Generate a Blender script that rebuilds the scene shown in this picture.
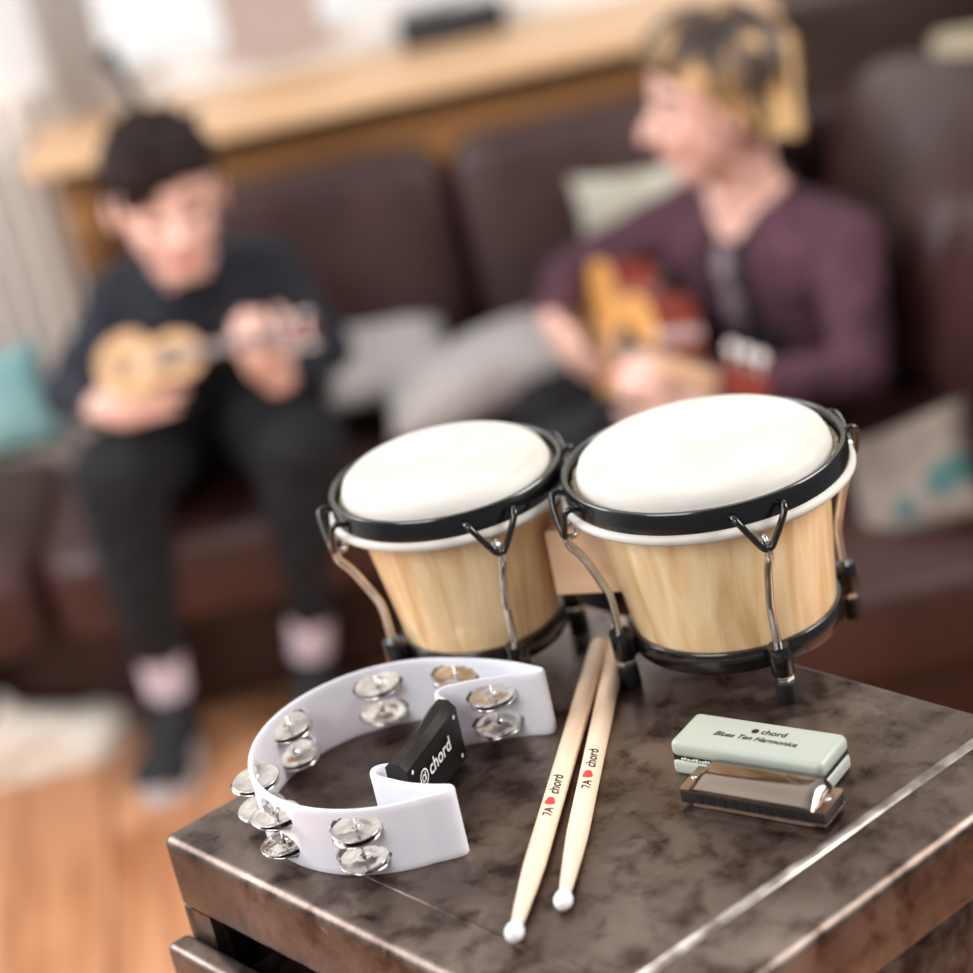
import bpy, bmesh, math, random
from mathutils import Vector, Matrix, noise
from math import pi, sin, cos, radians as rad
random.seed(4)
for o in list(bpy.data.objects): bpy.data.objects.remove(o)
SC = bpy.context.scene
C = SC.collection
T = .95            # cabinet top height

# ------------------------------------------------------------------ camera
cd = bpy.data.cameras.new('camera'); cam = bpy.data.objects.new('camera', cd); C.objects.link(cam)
cd.sensor_width = 36; cd.lens = 2100 / 973 * 36; cd.clip_start = .05
R_ = Vector((0.97718925, -0.08152579, -0.19609872)); U_ = Vector((0.21237035, 0.3751283, 0.9023179)); F_ = Vector((0, 0.92338091, -0.383885))
m = Matrix((R_, U_, -F_)).transposed().to_4x4(); m.translation = (0, 0, 1.69); cam.matrix_world = m
cd.dof.use_dof = True; cd.dof.focus_distance = 1.405; cd.dof.aperture_fstop = 2.3; cd.dof.aperture_blades = 0
SC.camera = cam

# ------------------------------------------------------------------ light
w = bpy.data.worlds.new('world'); SC.world = w; w.use_nodes = True
bgn = w.node_tree.nodes['Background']; bgn.inputs[1].default_value = 1
def world_sky():   # overcast sky, brighter to the north-west behind the window wall
    nt = w.node_tree; N = nt.nodes; L = nt.links; tc = N.new('ShaderNodeTexCoord'); dt = N.new('ShaderNodeVectorMath'); dt.operation = 'DOT_PRODUCT'; dt.inputs[1].default_value = (-.45, .80, .40)
    L.new(tc.outputs['Generated'], dt.inputs[0]); cr = N.new('ShaderNodeValToRGB'); e = cr.color_ramp.elements
    e[0].position = .1; e[0].color = (.17, .175, .19, 1); e[1].position = .95; e[1].color = (1, .97, .94, 1)
    L.new(dt.outputs['Value'], cr.inputs[0]); L.new(cr.outputs[0], bgn.inputs[0])
world_sky()
def area(name, loc, target, sx, sy, power, col=(1, 1, 1)):
    l = bpy.data.lights.new(name, 'AREA'); l.shape = 'RECTANGLE'; l.size = sx; l.size_y = sy; l.energy = power; l.color = col
    o = bpy.data.objects.new(name, l); C.objects.link(o); o.location = loc
    o.rotation_euler = (Vector(target) - Vector(loc)).to_track_quat('-Z', 'Y').to_euler()
area('daylight_right_window', (2.3, 1.2, 2.35), (.1, 1.9, .8), 1.5, 1.3, 72, (1, .98, .95))
area('daylight_left_window', (-2.2, 2.3, 2.2), (-.1, 2.0, .8), 1.6, 1.3, 66, (.93, .96, 1))
area('front_fill', (-1.7, -.6, 2.8), (0, 2.6, .6), 1.8, 1.4, 52, (1, .98, .96))  # added soft fill from above and behind the camera, not a window
SC.view_settings.view_transform = 'Standard'; SC.view_settings.look = 'None'
SC.view_settings.gamma = 1; SC.view_settings.exposure = .34; SC.view_settings.use_curve_mapping = False

# ------------------------------------------------------------------ materials
def lin(c):
    return tuple((x / 12.92 if x <= .04045 else ((x + .055) / 1.055) ** 2.4) for x in [v / 255 for v in c]) + (1,)
def mat(name, col, rough=.5, metal=0, **k):
    M = bpy.data.materials.new(name); M.use_nodes = True; b = M.node_tree.nodes['Principled BSDF']
    b.inputs['Base Color'].default_value = lin(col); b.inputs['Roughness'].default_value = rough; b.inputs['Metallic'].default_value = metal
    for a, v in k.items(): b.inputs[a.replace('_', ' ')].default_value = v
    return M
def noisy(name, stops, rough=.5, metal=0, scale=(1, 1, 1), nscale=5, detail=5, distort=0, bump=0, bscale=None, r2=None, **k):
    M = mat(name, (128, 128, 128), rough, metal, **k); nt = M.node_tree; N = nt.nodes; L = nt.links; b = N['Principled BSDF']
    tc = N.new('ShaderNodeTexCoord'); mp = N.new('ShaderNodeMapping'); mp.inputs['Scale'].default_value = scale
    n = N.new('ShaderNodeTexNoise'); n.inputs['Scale'].default_value = nscale; n.inputs['Detail'].default_value = detail; n.inputs['Distortion'].default_value = distort
    L.new(tc.outputs['Object'], mp.inputs[0]); L.new(mp.outputs[0], n.inputs['Vector'])
    cr = N.new('ShaderNodeValToRGB'); e = cr.color_ramp.elements
    e[0].position = stops[0][0]; e[0].color = lin(stops[0][1]); e[1].position = stops[-1][0]; e[1].color = lin(stops[-1][1])
    for p, c in stops[1:-1]: q = e.new(p); q.color = lin(c)
    L.new(n.outputs['Fac'], cr.inputs[0]); L.new(cr.outputs[0], b.inputs['Base Color'])
    if r2 is not None:
        mr = N.new('ShaderNodeMapRange'); mr.inputs['From Min'].default_value = .3; mr.inputs['From Max'].default_value = .7
        mr.inputs['To Min'].default_value = rough; mr.inputs['To Max'].default_value = r2
        L.new(n.outputs['Fac'], mr.inputs[0]); L.new(mr.outputs[0], b.inputs['Roughness'])
    if bump:
        n2 = N.new('ShaderNodeTexNoise'); n2.inputs['Scale'].default_value = bscale or nscale * 4; n2.inputs['Detail'].default_value = 4
        L.new(mp.outputs[0], n2.inputs['Vector'])
        bp = N.new('ShaderNodeBump'); bp.inputs['Strength'].default_value = bump; bp.inputs['Distance'].default_value = .01
        L.new(n2.outputs['Fac'], bp.inputs['Height']); L.new(bp.outputs[0], b.inputs['Normal'])
    return M
M = {}
M['leather'] = noisy('brown leather', [(.3, (50, 26, 24)), (.7, (68, 38, 35))], .36, bump=.25, nscale=9, bscale=160, r2=.48, Specular_IOR_Level=.5)
M['skin'] = noisy('skin', [(.3, (230, 178, 160)), (.7, (240, 196, 180))], .45, nscale=14, Subsurface_Weight=.06, Subsurface_Radius=(.02, .008, .005))
M['lips'] = mat('lips', (190, 95, 92), .4); M['eye'] = mat('eye', (58, 40, 36), .3)
M['darkhair'] = noisy('dark brown hair', [(.35, (24, 15, 14)), (.7, (50, 34, 30))], .75, nscale=60, scale=(1, 1, .3), Specular_IOR_Level=.25)
M['blondhair'] = noisy('dark brown hair with bleached strands', [(.38, (44, 32, 28)), (.465, (84, 62, 46)), (.53, (196, 152, 98)), (.66, (236, 202, 150))], .5, nscale=32, scale=(1, 1, .16), detail=5, distort=.3)
def bleach():   # the dye grows out: dark at the crown, paler towards the ends
    nt = M['blondhair'].node_tree; N = nt.nodes; L = nt.links; tc = [n for n in N if n.type == 'TEX_COORD'][0]; ns = [n for n in N if n.type == 'TEX_NOISE'][0]; cr = [n for n in N if n.type == 'VALTORGB'][0]
    sx = N.new('ShaderNodeSeparateXYZ'); L.new(tc.outputs['Object'], sx.inputs[0]); mr = N.new('ShaderNodeMapRange'); mr.inputs['From Min'].default_value = .88; mr.inputs['From Max'].default_value = 1.06; mr.inputs['To Min'].default_value = .07; mr.inputs['To Max'].default_value = -.10
    L.new(sx.outputs['Z'], mr.inputs[0]); ad = N.new('ShaderNodeMath'); L.new(ns.outputs['Fac'], ad.inputs[0]); L.new(mr.outputs[0], ad.inputs[1]); L.new(ad.outputs[0], cr.inputs[0])
bleach()
M['navy'] = noisy('navy black cotton', [(.3, (20, 22, 30)), (.7, (34, 37, 48))], .85, nscale=12, bump=.3, bscale=60)
M['black'] = noisy('black denim', [(.3, (12, 12, 16)), (.7, (24, 25, 31))], .9, nscale=20)
M['plum'] = noisy('plum corduroy', [(.3, (64, 34, 46)), (.7, (96, 58, 72))], .85, nscale=30, scale=(1, 1, .2), bump=.5, bscale=120)
M['tee'] = mat('dark tee', (25, 22, 28), .9)
M['whitetee'] = mat('grey pink top', (150, 130, 138), .9)
M['sock'] = noisy('pale lilac socks', [(.3, (214, 196, 208)), (.7, (238, 226, 234))], .95, nscale=40)
M['shoe'] = mat('dark canvas shoe', (34, 32, 36), .8); M['sole'] = mat('grey rubber sole', (196, 192, 196), .7)
M['sneaker'] = noisy('cream sneaker leather', [(.3, (236, 226, 210)), (.7, (246, 240, 228))], .6, nscale=15)
M['denim'] = noisy('blue denim', [(.3, (48, 58, 92)), (.7, (70, 84, 124))], .9, nscale=30)
M['uke'] = noisy('pale spruce', [(.3, (196, 148, 98)), (.7, (216, 172, 122))], .35, nscale=8, scale=(1, 1, 8))
M['spruce'] = noisy('orange spruce', [(.3, (226, 156, 82)), (.7, (242, 184, 112))], .3, nscale=8, scale=(8, 1, 8))
M['mahog'] = noisy('red mahogany', [(.3, (98, 34, 24)), (.7, (140, 56, 40))], .25, nscale=10, scale=(4, 1, 1))
M['fret'] = mat('dark fretboard', (60, 36, 30), .5)
M['maplenk'] = noisy('maple neck', [(.3, (190, 140, 104)), (.7, (212, 166, 128))], .4, nscale=10)
M['pearl'] = mat('pearl tuner', (236, 226, 220), .2); M['chrome'] = mat('chrome', (225, 222, 220), .14, 1)
M['ledge'] = noisy('pine ledge', [(.3, (222, 172, 126)), (.7, (238, 198, 156))], .42, nscale=6, scale=(.6, 6, 6), bump=.05)
M['panel'] = noisy('brown wood panelling', [(.25, (112, 74, 42)), (.55, (150, 102, 58)), (.75, (172, 122, 74))], .5, nscale=6, scale=(.5, 5, 5), distort=.6)
M['dado'] = noisy('white painted boards', [(.3, (226, 212, 200)), (.7, (236, 224, 214))], .6, nscale=4)
M['plaster'] = noisy('cream plaster', [(.3, (232, 226, 218)), (.7, (240, 236, 230))], .8, nscale=3)
M['shadedwood'] = noisy('dark wood with painted shade', [(.3, (50, 34, 26)), (.7, (72, 50, 38))], .6, nscale=6, scale=(.5, 5, 5))  # darker wood tone that carries the shade on the right
M['white'] = mat('white window paint', (240, 236, 232), .4)
M['curtain'] = noisy('sheer grey curtain', [(.3, (226, 222, 220)), (.7, (240, 237, 235))], .9, nscale=6, scale=(4, 4, .3), Transmission_Weight=.0)
M['blind'] = noisy('taupe roller blind', [(.3, (176, 156, 146)), (.7, (188, 168, 158))], .9, nscale=40)
M['blackp'] = mat('black plastic', (18, 18, 20), .4)
M['greyfab'] = noisy('light grey woven fabric', [(.3, (206, 200, 196)), (.7, (226, 221, 218))], .95, nscale=60, bump=.3)
M['cream'] = noisy('cream patterned fabric', [(.35, (176, 170, 150)), (.6, (204, 200, 184)), (.75, (158, 168, 158))], .95, nscale=14, bump=.2)
M['teal'] = noisy('pale teal fabric', [(.3, (118, 168, 168)), (.7, (170, 208, 204))], .95, nscale=8)
M['taupe'] = noisy('taupe fabric with teal patches', [(.40, (124, 110, 102)), (.56, (140, 126, 116)), (.62, (66, 100, 98))], .95, nscale=9, detail=2, bump=.2)
# wood of the bongo shells: streaks running down the shell
def grain(name, a, b, c, rough=.3, sc=(34, 34, 2.2), coat=.3):
    Mt = noisy(name, [(.28, a), (.5, b), (.72, c)], rough, scale=sc, nscale=1.6, detail=7, distort=1.2)
    Mt.node_tree.nodes['Principled BSDF'].inputs['Coat Weight'].default_value = coat
    return Mt
M['shell'] = grain('blond rubberwood', (206, 160, 108), (230, 194, 146), (242, 216, 174))
M['block'] = grain('pale block wood', (222, 178, 140), (232, 192, 156), (240, 204, 170), .5, (3, 3, 18), .05)
M['stick'] = grain('pale maple stick', (234, 204, 176), (240, 213, 187), (246, 222, 198), .45, (9, 3, 9), .1)
M['hide'] = noisy('cream drum skin', [(.25, (196, 189, 178)), (.6, (208, 203, 195)), (.8, (213, 209, 202))], .55, nscale=16, bump=.06, bscale=90)
M['hideedge'] = noisy('raw skin edge', [(.3, (196, 172, 134)), (.7, (236, 222, 196))], .9, nscale=220, bump=.8, bscale=400)
M['blackm'] = noisy('black enamelled steel', [(.3, (10, 9, 10)), (.7, (17, 15, 16))], .22, 0, nscale=30, Coat_Weight=.4)
M['rubber'] = mat('black rubber', (16, 16, 18), .55)
M['steel'] = noisy('worn chrome rod', [(.3, (190, 186, 184)), (.7, (232, 230, 228))], .22, 1, nscale=60)
M['whitepl'] = mat('white plastic', (228, 227, 235), .32, Subsurface_Weight=.05)
M['jingle'] = noisy('nickel jingle', [(.3, (190, 184, 178)), (.7, (232, 228, 222))], .16, 1, nscale=70, bump=.12, bscale=90)
M['grip'] = mat('black grip', (20, 20, 22), .35)
M['letter'] = mat('white lettering', (236, 238, 240), .5)
M['ink'] = mat('black ink', (30, 24, 26), .6); M['red'] = mat('red ink', (226, 62, 66), .6); M['paleink'] = mat('pale ink', (245, 230, 222), .6)
M['nylon'] = mat('white nylon tip', (240, 236, 238), .3, Subsurface_Weight=.1)
M['case'] = mat('grey green plastic', (170, 175, 164), .38)
M['zip'] = mat('pale zip', (214, 218, 200), .6); M['darkgap'] = mat('dark gap', (24, 22, 20), .8)
M['cover'] = noisy('polished cover plate', [(.3, (150, 136, 126)), (.7, (178, 164, 154))], .16, 1, nscale=20, scale=(.4, 3, 3))
M['comb'] = mat('black comb', (22, 20, 21), .35); M['hole'] = mat('reed chamber', (3, 3, 3), .9)
# worn bare steel of the cabinet
def cabinet_metal():
    Mt = mat('worn brown steel', (90, 78, 72), .35, .85); nt = Mt.node_tree; N = nt.nodes; L = nt.links; b = N['Principled BSDF']
    tc = N.new('ShaderNodeTexCoord')
    def nz(s, d, dist=0, sc=(1, 1, 1)):
        mp = N.new('ShaderNodeMapping'); mp.inputs['Scale'].default_value = sc; L.new(tc.outputs['Object'], mp.inputs[0])
        n = N.new('ShaderNodeTexNoise'); n.inputs['Scale'].default_value = s; n.inputs['Detail'].default_value = d; n.inputs['Distortion'].default_value = dist; n.inputs['Roughness'].default_value = .62
        L.new(mp.outputs[0], n.inputs['Vector']); return n
    n1 = nz(7, 10, .15); n2 = nz(38, 9, .25); n3 = nz(70, 3, 0, (1, .08, 1))
    c1 = N.new('ShaderNodeValToRGB'); e = c1.color_ramp.elements
    e[0].position = .30; e[0].color = lin((74, 59, 52)); e[1].position = .72; e[1].color = lin((150, 134, 124))
    q = e.new(.5); q.color = lin((112, 97, 89))
    c2 = N.new('ShaderNodeValToRGB'); e = c2.color_ramp.elements
    e[0].position = .36; e[0].color = lin((118, 96, 88)); e[1].position = .54; e[1].color = lin((255, 255, 255))
    L.new(n1.outputs['Fac'], c1.inputs[0]); L.new(n2.outputs['Fac'], c2.inputs[0])
    mx = N.new('ShaderNodeMix'); mx.data_type = 'RGBA'; mx.blend_type = 'MULTIPLY'; mx.inputs[0].default_value = .8
    L.new(c1.outputs[0], mx.inputs[6]); L.new(c2.outputs[0], mx.inputs[7])
    sc = N.new('ShaderNodeValToRGB'); e = sc.color_ramp.elements; e[0].position = .70; e[0].color = (0, 0, 0, 1); e[1].position = .76; e[1].color = (1, 1, 1, 1)
    L.new(n3.outputs['Fac'], sc.inputs[0])
    mx2 = N.new('ShaderNodeMix'); mx2.data_type = 'RGBA'; L.new(sc.outputs[0], mx2.inputs[0]); L.new(mx.outputs[2], mx2.inputs[6]); mx2.inputs[7].default_value = lin((176, 164, 156))
    L.new(mx2.outputs[2], b.inputs['Base Color'])
    mr = N.new('ShaderNodeMapRange'); mr.inputs['From Min'].default_value = .35; mr.inputs['From Max'].default_value = .65; mr.inputs['To Min'].default_value = .26; mr.inputs['To Max'].default_value = .46
    L.new(n2.outputs['Fac'], mr.inputs[0]); L.new(mr.outputs[0], b.inputs['Roughness'])
    bp = N.new('ShaderNodeBump'); bp.inputs['Strength'].default_value = .06; bp.inputs['Distance'].default_value = .004
    L.new(n1.outputs['Fac'], bp.inputs['Height']); L.new(bp.outputs[0], b.inputs['Normal'])
    return Mt
M['cab'] = cabinet_metal()
M['rubbed_glint'] = noisy('rubbed bright steel', [(.3, (150, 138, 130)), (.7, (226, 218, 212))], .34, 1, nscale=60, r2=.5)  # worn bead steel, paler to put a window highlight into its colour
def floor_mat():
    Mt = mat('pine floorboards', (205, 140, 90), .38); nt = Mt.node_tree; N = nt.nodes; L = nt.links; b = N['Principled BSDF']
    tc = N.new('ShaderNodeTexCoord'); mp = N.new('ShaderNodeMapping'); mp.inputs['Rotation'].default_value = (0, 0, rad(85)); L.new(tc.outputs['Object'], mp.inputs[0])
    br = N.new('ShaderNodeTexBrick'); br.inputs['Scale'].default_value = 1; br.inputs['Brick Width'].default_value = 3; br.inputs['Row Height'].default_value = .15
    br.inputs['Mortar Size'].default_value = .004; br.inputs['Color1'].default_value = lin((216, 160, 120)); br.inputs['Color2'].default_value = lin((200, 141, 101)); br.inputs['Mortar'].default_value = lin((140, 88, 56))
    L.new(mp.outputs[0], br.inputs['Vector'])
    m2 = N.new('ShaderNodeMapping'); m2.inputs['Scale'].default_value = (1.2, 11, 1); L.new(mp.outputs[0], m2.inputs[0])
    n = N.new('ShaderNodeTexNoise'); n.inputs['Scale'].default_value = 2.2; n.inputs['Detail'].default_value = 6; n.inputs['Distortion'].default_value = .7; L.new(m2.outputs[0], n.inputs['Vector'])
    cr = N.new('ShaderNodeValToRGB'); e = cr.color_ramp.elements; e[0].position = .3; e[0].color = lin((205, 180, 160)); e[1].position = .6; e[1].color = (1, 1, 1, 1); L.new(n.outputs['Fac'], cr.inputs[0])
    v = N.new('ShaderNodeTexVoronoi'); v.inputs['Scale'].default_value = 3.1; m3 = N.new('ShaderNodeMapping'); m3.inputs['Scale'].default_value = (.7, 1.1, 1); L.new(mp.outputs[0], m3.inputs[0]); L.new(m3.outputs[0], v.inputs['Vector'])
    k = N.new('ShaderNodeValToRGB'); e = k.color_ramp.elements; e[0].position = .03; e[0].color = lin((150, 90, 56)); e[1].position = .09; e[1].color = (1, 1, 1, 1); L.new(v.outputs['Distance'], k.inputs[0])
    a = N.new('ShaderNodeMix'); a.data_type = 'RGBA'; a.blend_type = 'MULTIPLY'; a.inputs[0].default_value = 1; L.new(br.outputs[0], a.inputs[6]); L.new(cr.outputs[0], a.inputs[7])
    c = N.new('ShaderNodeMix'); c.data_type = 'RGBA'; c.blend_type = 'MULTIPLY'; c.inputs[0].default_value = 1; L.new(a.outputs[2], c.inputs[6]); L.new(k.outputs[0], c.inputs[7])
    L.new(c.outputs[2], b.inputs['Base Color']); return Mt
M['floor'] = floor_mat()

# ------------------------------------------------------------------ helpers
def obj(name, bm, material, parent=None, smooth=True, autosmooth=None):
    me = bpy.data.meshes.new(name)
    if isinstance(bm, bmesh.types.BMesh):
        bmesh.ops.recalc_face_normals(bm, faces=bm.faces); bm.to_mesh(me); bm.free()
    else: me = bm
    for mm in (material if isinstance(material, list) else [material]): me.materials.append(mm)
    if smooth:
        for p in me.polygons: p.use_smooth = True
        if autosmooth: me.set_sharp_from_angle(angle=rad(autosmooth))
    o = bpy.data.objects.new(name, me); C.objects.link(o)
    if parent: o.parent = parent
    return o
def thing(name, label, cat, loc=(0, 0, 0), rotz=0, group=None):
    o = bpy.data.objects.new(name, None); o.empty_display_size = .05; C.objects.link(o); o.location = loc; o.rotation_euler = (0, 0, rotz)
    return tag(o, label, cat, group)
def tag(o, label, cat, group=None):
    o['label'] = label; o['category'] = cat
    if group: o['group'] = group
    return o
def struct(name, bm, material, parent=None, smooth=False):
    o = obj(name, bm, material, parent, smooth); o['kind'] = 'structure'; return o
def new(): return bmesh.new()
def add_box(bm, x0, x1, y0, y1, z0, z1, bev=0, seg=3):
    b = bmesh.new(); bmesh.ops.create_cube(b, size=1)
    for v in b.verts: v.co = Vector(((x0 + x1) / 2 + v.co.x * (x1 - x0), (y0 + y1) / 2 + v.co.y * (y1 - y0), (z0 + z1) / 2 + v.co.z * (z1 - z0)))
    if bev: bmesh.ops.bevel(b, geom=list(b.edges), offset=bev, segments=seg, profile=.5, affect='EDGES')
    merge(bm, b); return bm
def merge(bm, b, mtx=None):
    if mtx is not None: bmesh.ops.transform(b, matrix=mtx, verts=b.verts)
    me = bpy.data.meshes.new('tmp'); b.to_mesh(me); b.free(); bm.from_mesh(me); bpy.data.meshes.remove(me)
def box(*a, **k): return add_box(new(), *a, **k)
def add_lathe(bm, prof, seg=64, mtx=None, closed=False):
    b = bmesh.new(); rings = []
    for r, z in prof:
        if r < 1e-6: rings.append([b.verts.new((0, 0, z))])
        else: rings.append([b.verts.new((r * cos(2 * pi * i / seg), r * sin(2 * pi * i / seg), z)) for i in range(seg)])
    pairs = list(zip(rings, rings[1:])) + ([(rings[-1], rings[0])] if closed else [])
    for A, B in pairs:
        for i in range(seg):
            j = (i + 1) % seg
            if len(A) == 1 and len(B) == 1: continue
            if len(A) == 1: b.faces.new((A[0], B[i], B[j]))
            elif len(B) == 1: b.faces.new((A[i], A[j], B[0]))
            else: b.faces.new((A[i], A[j], B[j], B[i]))
    merge(bm, b, mtx); return bm
def lathe(*a, **k): return add_lathe(new(), *a, **k)
def smooth_path(pts, n=8):
    P = [Vector(p) for p in pts]; out = []
    for i in range(len(P) - 1):
        p0 = P[max(i - 1, 0)]; p1 = P[i]; p2 = P[i + 1]; p3 = P[min(i + 2, len(P) - 1)]
        for k in range(n):
            t = k / n; out.append(.5 * ((2 * p1) + (p2 - p0) * t + (2 * p0 - 5 * p1 + 4 * p2 - p3) * t * t + (3 * p1 - p0 - 3 * p2 + p3) * t ** 3))
    out.append(P[-1]); return out
def add_tube(bm, pts, r, seg=10, caps=True):
    P = [Vector(p) for p in pts]; rr = r if isinstance(r, (list, tuple)) else [r] * len(P)
    tan = [(P[min(i + 1, len(P) - 1)] - P[max(i - 1, 0)]).normalized() for i in range(len(P))]
    up = Vector((0, 0, 1)) if abs(tan[0].z) < .9 else Vector((1, 0, 0)); n = (up - tan[0] * up.dot(tan[0])).normalized(); rings = []
    for i, p in enumerate(P):
        n = (n - tan[i] * n.dot(tan[i])).normalized(); bb = tan[i].cross(n)
        rings.append([bm.verts.new(p + (n * cos(2 * pi * k / seg) + bb * sin(2 * pi * k / seg)) * rr[i]) for k in range(seg)])
    for A, B in zip(rings, rings[1:]):
        for k in range(seg): bm.faces.new((A[k], A[(k + 1) % seg], B[(k + 1) % seg], B[k]))
    if caps: bm.faces.new(rings[0][::-1]); bm.faces.new(rings[-1])
    return bm
def tube(*a, **k): return add_tube(new(), *a, **k)
def align(a, b):   # matrix taking local z axis onto a->b, origin at a
    a = Vector(a); b = Vector(b); q = (b - a).to_track_quat('Z', 'Y'); mm = q.to_matrix().to_4x4(); mm.translation = a; return mm
def supere(bm, c, s, e1=.35, e2=.35, rot=None, nu=28, nv=18):   # rounded cushion body
    b = bmesh.new(); f = lambda t, e: math.copysign(abs(t) ** e, t); rows = []
    for j in range(nv + 1):
        ph = -pi / 2 + pi * j / nv
        if j in (0, nv): rows.append([b.verts.new((0, 0, s[2] * (1 if j else -1)))]); continue
        rows.append([b.verts.new((s[0] * f(cos(ph), e1) * f(cos(2 * pi * i / nu), e2), s[1] * f(cos(ph), e1) * f(sin(2 * pi * i / nu), e2), s[2] * f(sin(ph), e1))) for i in range(nu)])
    for A, B in zip(rows, rows[1:]):
        for i in range(nu):
            k = (i + 1) % nu
            if len(A) == 1: b.faces.new((A[0], B[k], B[i]))
            elif len(B) == 1: b.faces.new((A[i], A[k], B[0]))
            else: b.faces.new((A[i], A[k], B[k], B[i]))
    mt = Matrix.Translation(c) @ (rot.to_matrix().to_4x4() if rot else Matrix())
    merge(bm, b, mt); return bm
from mathutils import Euler
def text_mesh(txt, size, shear=0):
    cu = bpy.data.curves.new('t', 'FONT'); cu.body = txt; cu.size = size; cu.shear = shear; cu.offset = size * .018; cu.align_x = 'LEFT'; cu.resolution_u = 3
    o = bpy.data.objects.new('t', cu); C.objects.link(o); bpy.context.view_layer.update()
    me = bpy.data.meshes.new_from_object(o.evaluated_get(bpy.context.evaluated_depsgraph_get()))
    bpy.data.objects.remove(o); b = bmesh.new(); b.from_mesh(me); bpy.data.meshes.remove(me); return b
def disc2(bm, cx, cy, r, seg=28): bm.faces.new([bm.verts.new((cx + r * cos(2 * pi * i / seg), cy + r * sin(2 * pi * i / seg), 0)) for i in range(seg)])
def ring2(bm, cx, cy, r0, r1, a0=0, a1=2 * pi, seg=28):
    A = [(bm.verts.new((cx + r0 * cos(a0 + (a1 - a0) * i / seg), cy + r0 * sin(a0 + (a1 - a0) * i / seg), 0)), bm.verts.new((cx + r1 * cos(a0 + (a1 - a0) * i / seg), cy + r1 * sin(a0 + (a1 - a0) * i / seg), 0))) for i in range(seg + 1)]
    for p, q in zip(A, A[1:]): bm.faces.new((p[0], p[1], q[1], q[0]))
def logo(bm, s, seg=28):   # round badge with a rounded 'd' stroke and bars inside, radius s
    ring2(bm, 0, 0, s * .80, s, 0, 2 * pi)
    ring2(bm, -s * .12, -s * .05, s * .28, s * .46, 0, 2 * pi)
    bm.faces.new([bm.verts.new(p) for p in ((s * .25, -s * .5, 0), (s * .42, -s * .5, 0), (s * .42, s * .6, 0), (s * .25, s * .6, 0))])
def rect2(bm, x0, x1, y0, y1): bm.faces.new([bm.verts.new(p) for p in ((x0, y0, 0), (x1, y0, 0), (x1, y1, 0), (x0, y1, 0))])

# ------------------------------------------------------------------ setting
struct('floor', box(-2.6, 2.2, -1.2, 4.4, -.05, 0), M['floor'])
# back wall: lower boarded part, ledge, window above
struct('wall_back', add_box(box(-2.6, -.72, 4.16, 4.26, 0, 2.6), .95, 2.2, 4.16, 4.26, 0, 2.6), M['plaster'])
b = new(); x = -2.6
add_box(b, -2.6, -.71, 4.13, 4.16, 0, .98)
while x < -.75: add_box(b, x, x + .036, 4.10, 4.16, 0, .98, bev=.005, seg=2); x += .048
struct('trim_1', b, M['dado'])
struct('trim_2', box(-.70, .70, 3.80, 4.16, .885, .92, bev=.006, seg=2), M['ledge'])
b = new()
for z0, z1 in ((.0, .30), (.305, .60), (.605, .883)): add_box(b, -.62, .64, 3.90, 4.16, z0, z1, bev=.004, seg=1)
add_box(b, -.66, -.60, 3.86, 4.16, 0, .883, bev=.004, seg=1)
struct('trim_3', b, M['panel'])
struct('trim_4', box(.642, 2.15, 3.89, 4.16, 0, .884, bev=.004, seg=1), M['shadedwood'])  # same panelling continued; its shade is put into the darker wood colour
win = struct('window_1', box(-.72, .95, 4.17, 4.24, .92, .985), M['white'])
for xa, xb in ((-.72, -.64), (.02, .12), (.86, .95)): struct('window_frame', box(xa, xb, 4.15, 4.24, .985, 2.3), M['white'], win)
struct('window_frame', box(-.72, .95, 4.15, 4.24, 2.3, 2.6), M['white'], win)
glass = mat('window glass', (255, 255, 255), .02, Transmission_Weight=1, IOR=1.0)
struct('window_glass', box(-.64, .86, 4.20, 4.205, .985, 2.3), glass, win)
struct('window_blind', add_box(box(-.31, -.12, 4.12, 4.13, .985, 2.2), -.32, -.11, 4.115, 4.135, .96, .985), M['blind'], win)
struct('wall_right', box(1.25, 1.35, 1.9, 4.16, 0, 1.12), M['shadedwood'])
b = new(); pts = []
for k in range(61):
    xx = -.66 + .12 * k / 60; pts.append((xx, 4.09 + .018 * sin(k * 1.35)))
for (xa, ya), (xb, yb) in zip(pts, pts[1:]): add_box(b, xa, xb + .001, min(ya, yb) - .003, max(ya, yb) + .003, .93, 2.4)
tag(obj('curtain', b, M['curtain']), 'sheer pale grey curtain hanging at the left side of the window', 'curtain')
# things on the ledge
t = thing('desk_lamp', 'small dark lamp standing on the left end of the wooden ledge', 'lamp', (-.49, 3.98, .92))
obj('base', lathe([(0, 0), (.03, 0), (.03, .008), (.006, .012), (0, .012)], 24), M['blackp'], t)
obj('arm', tube([(0, 0, .01), (-.005, 0, .05), (-.02, 0, .10)], .012), M['blackp'], t)
obj('lamp_shade', lathe([(.008, 0), (.014, .012), (.024, .045), (.022, .045), (.012, .012), (.006, 0)], 24, Matrix.Translation((-.015, 0, .10)) @ Euler((0, rad(-30), 0)).to_matrix().to_4x4()), M['blackp'], t)
t = thing('speaker', 'black oblong device lying on the wooden ledge at the top edge of the picture', 'speaker', (.125, 4.11, .92))
obj('body', box(-.105, .105, -.035, .04, 0, .058, bev=.008), M['blackp'], t)
obj('grille', box(-.09, .09, -.039, -.035, .01, .048, bev=.0015, seg=1), mat('grey grille', (40, 40, 43), .6), t)

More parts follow.
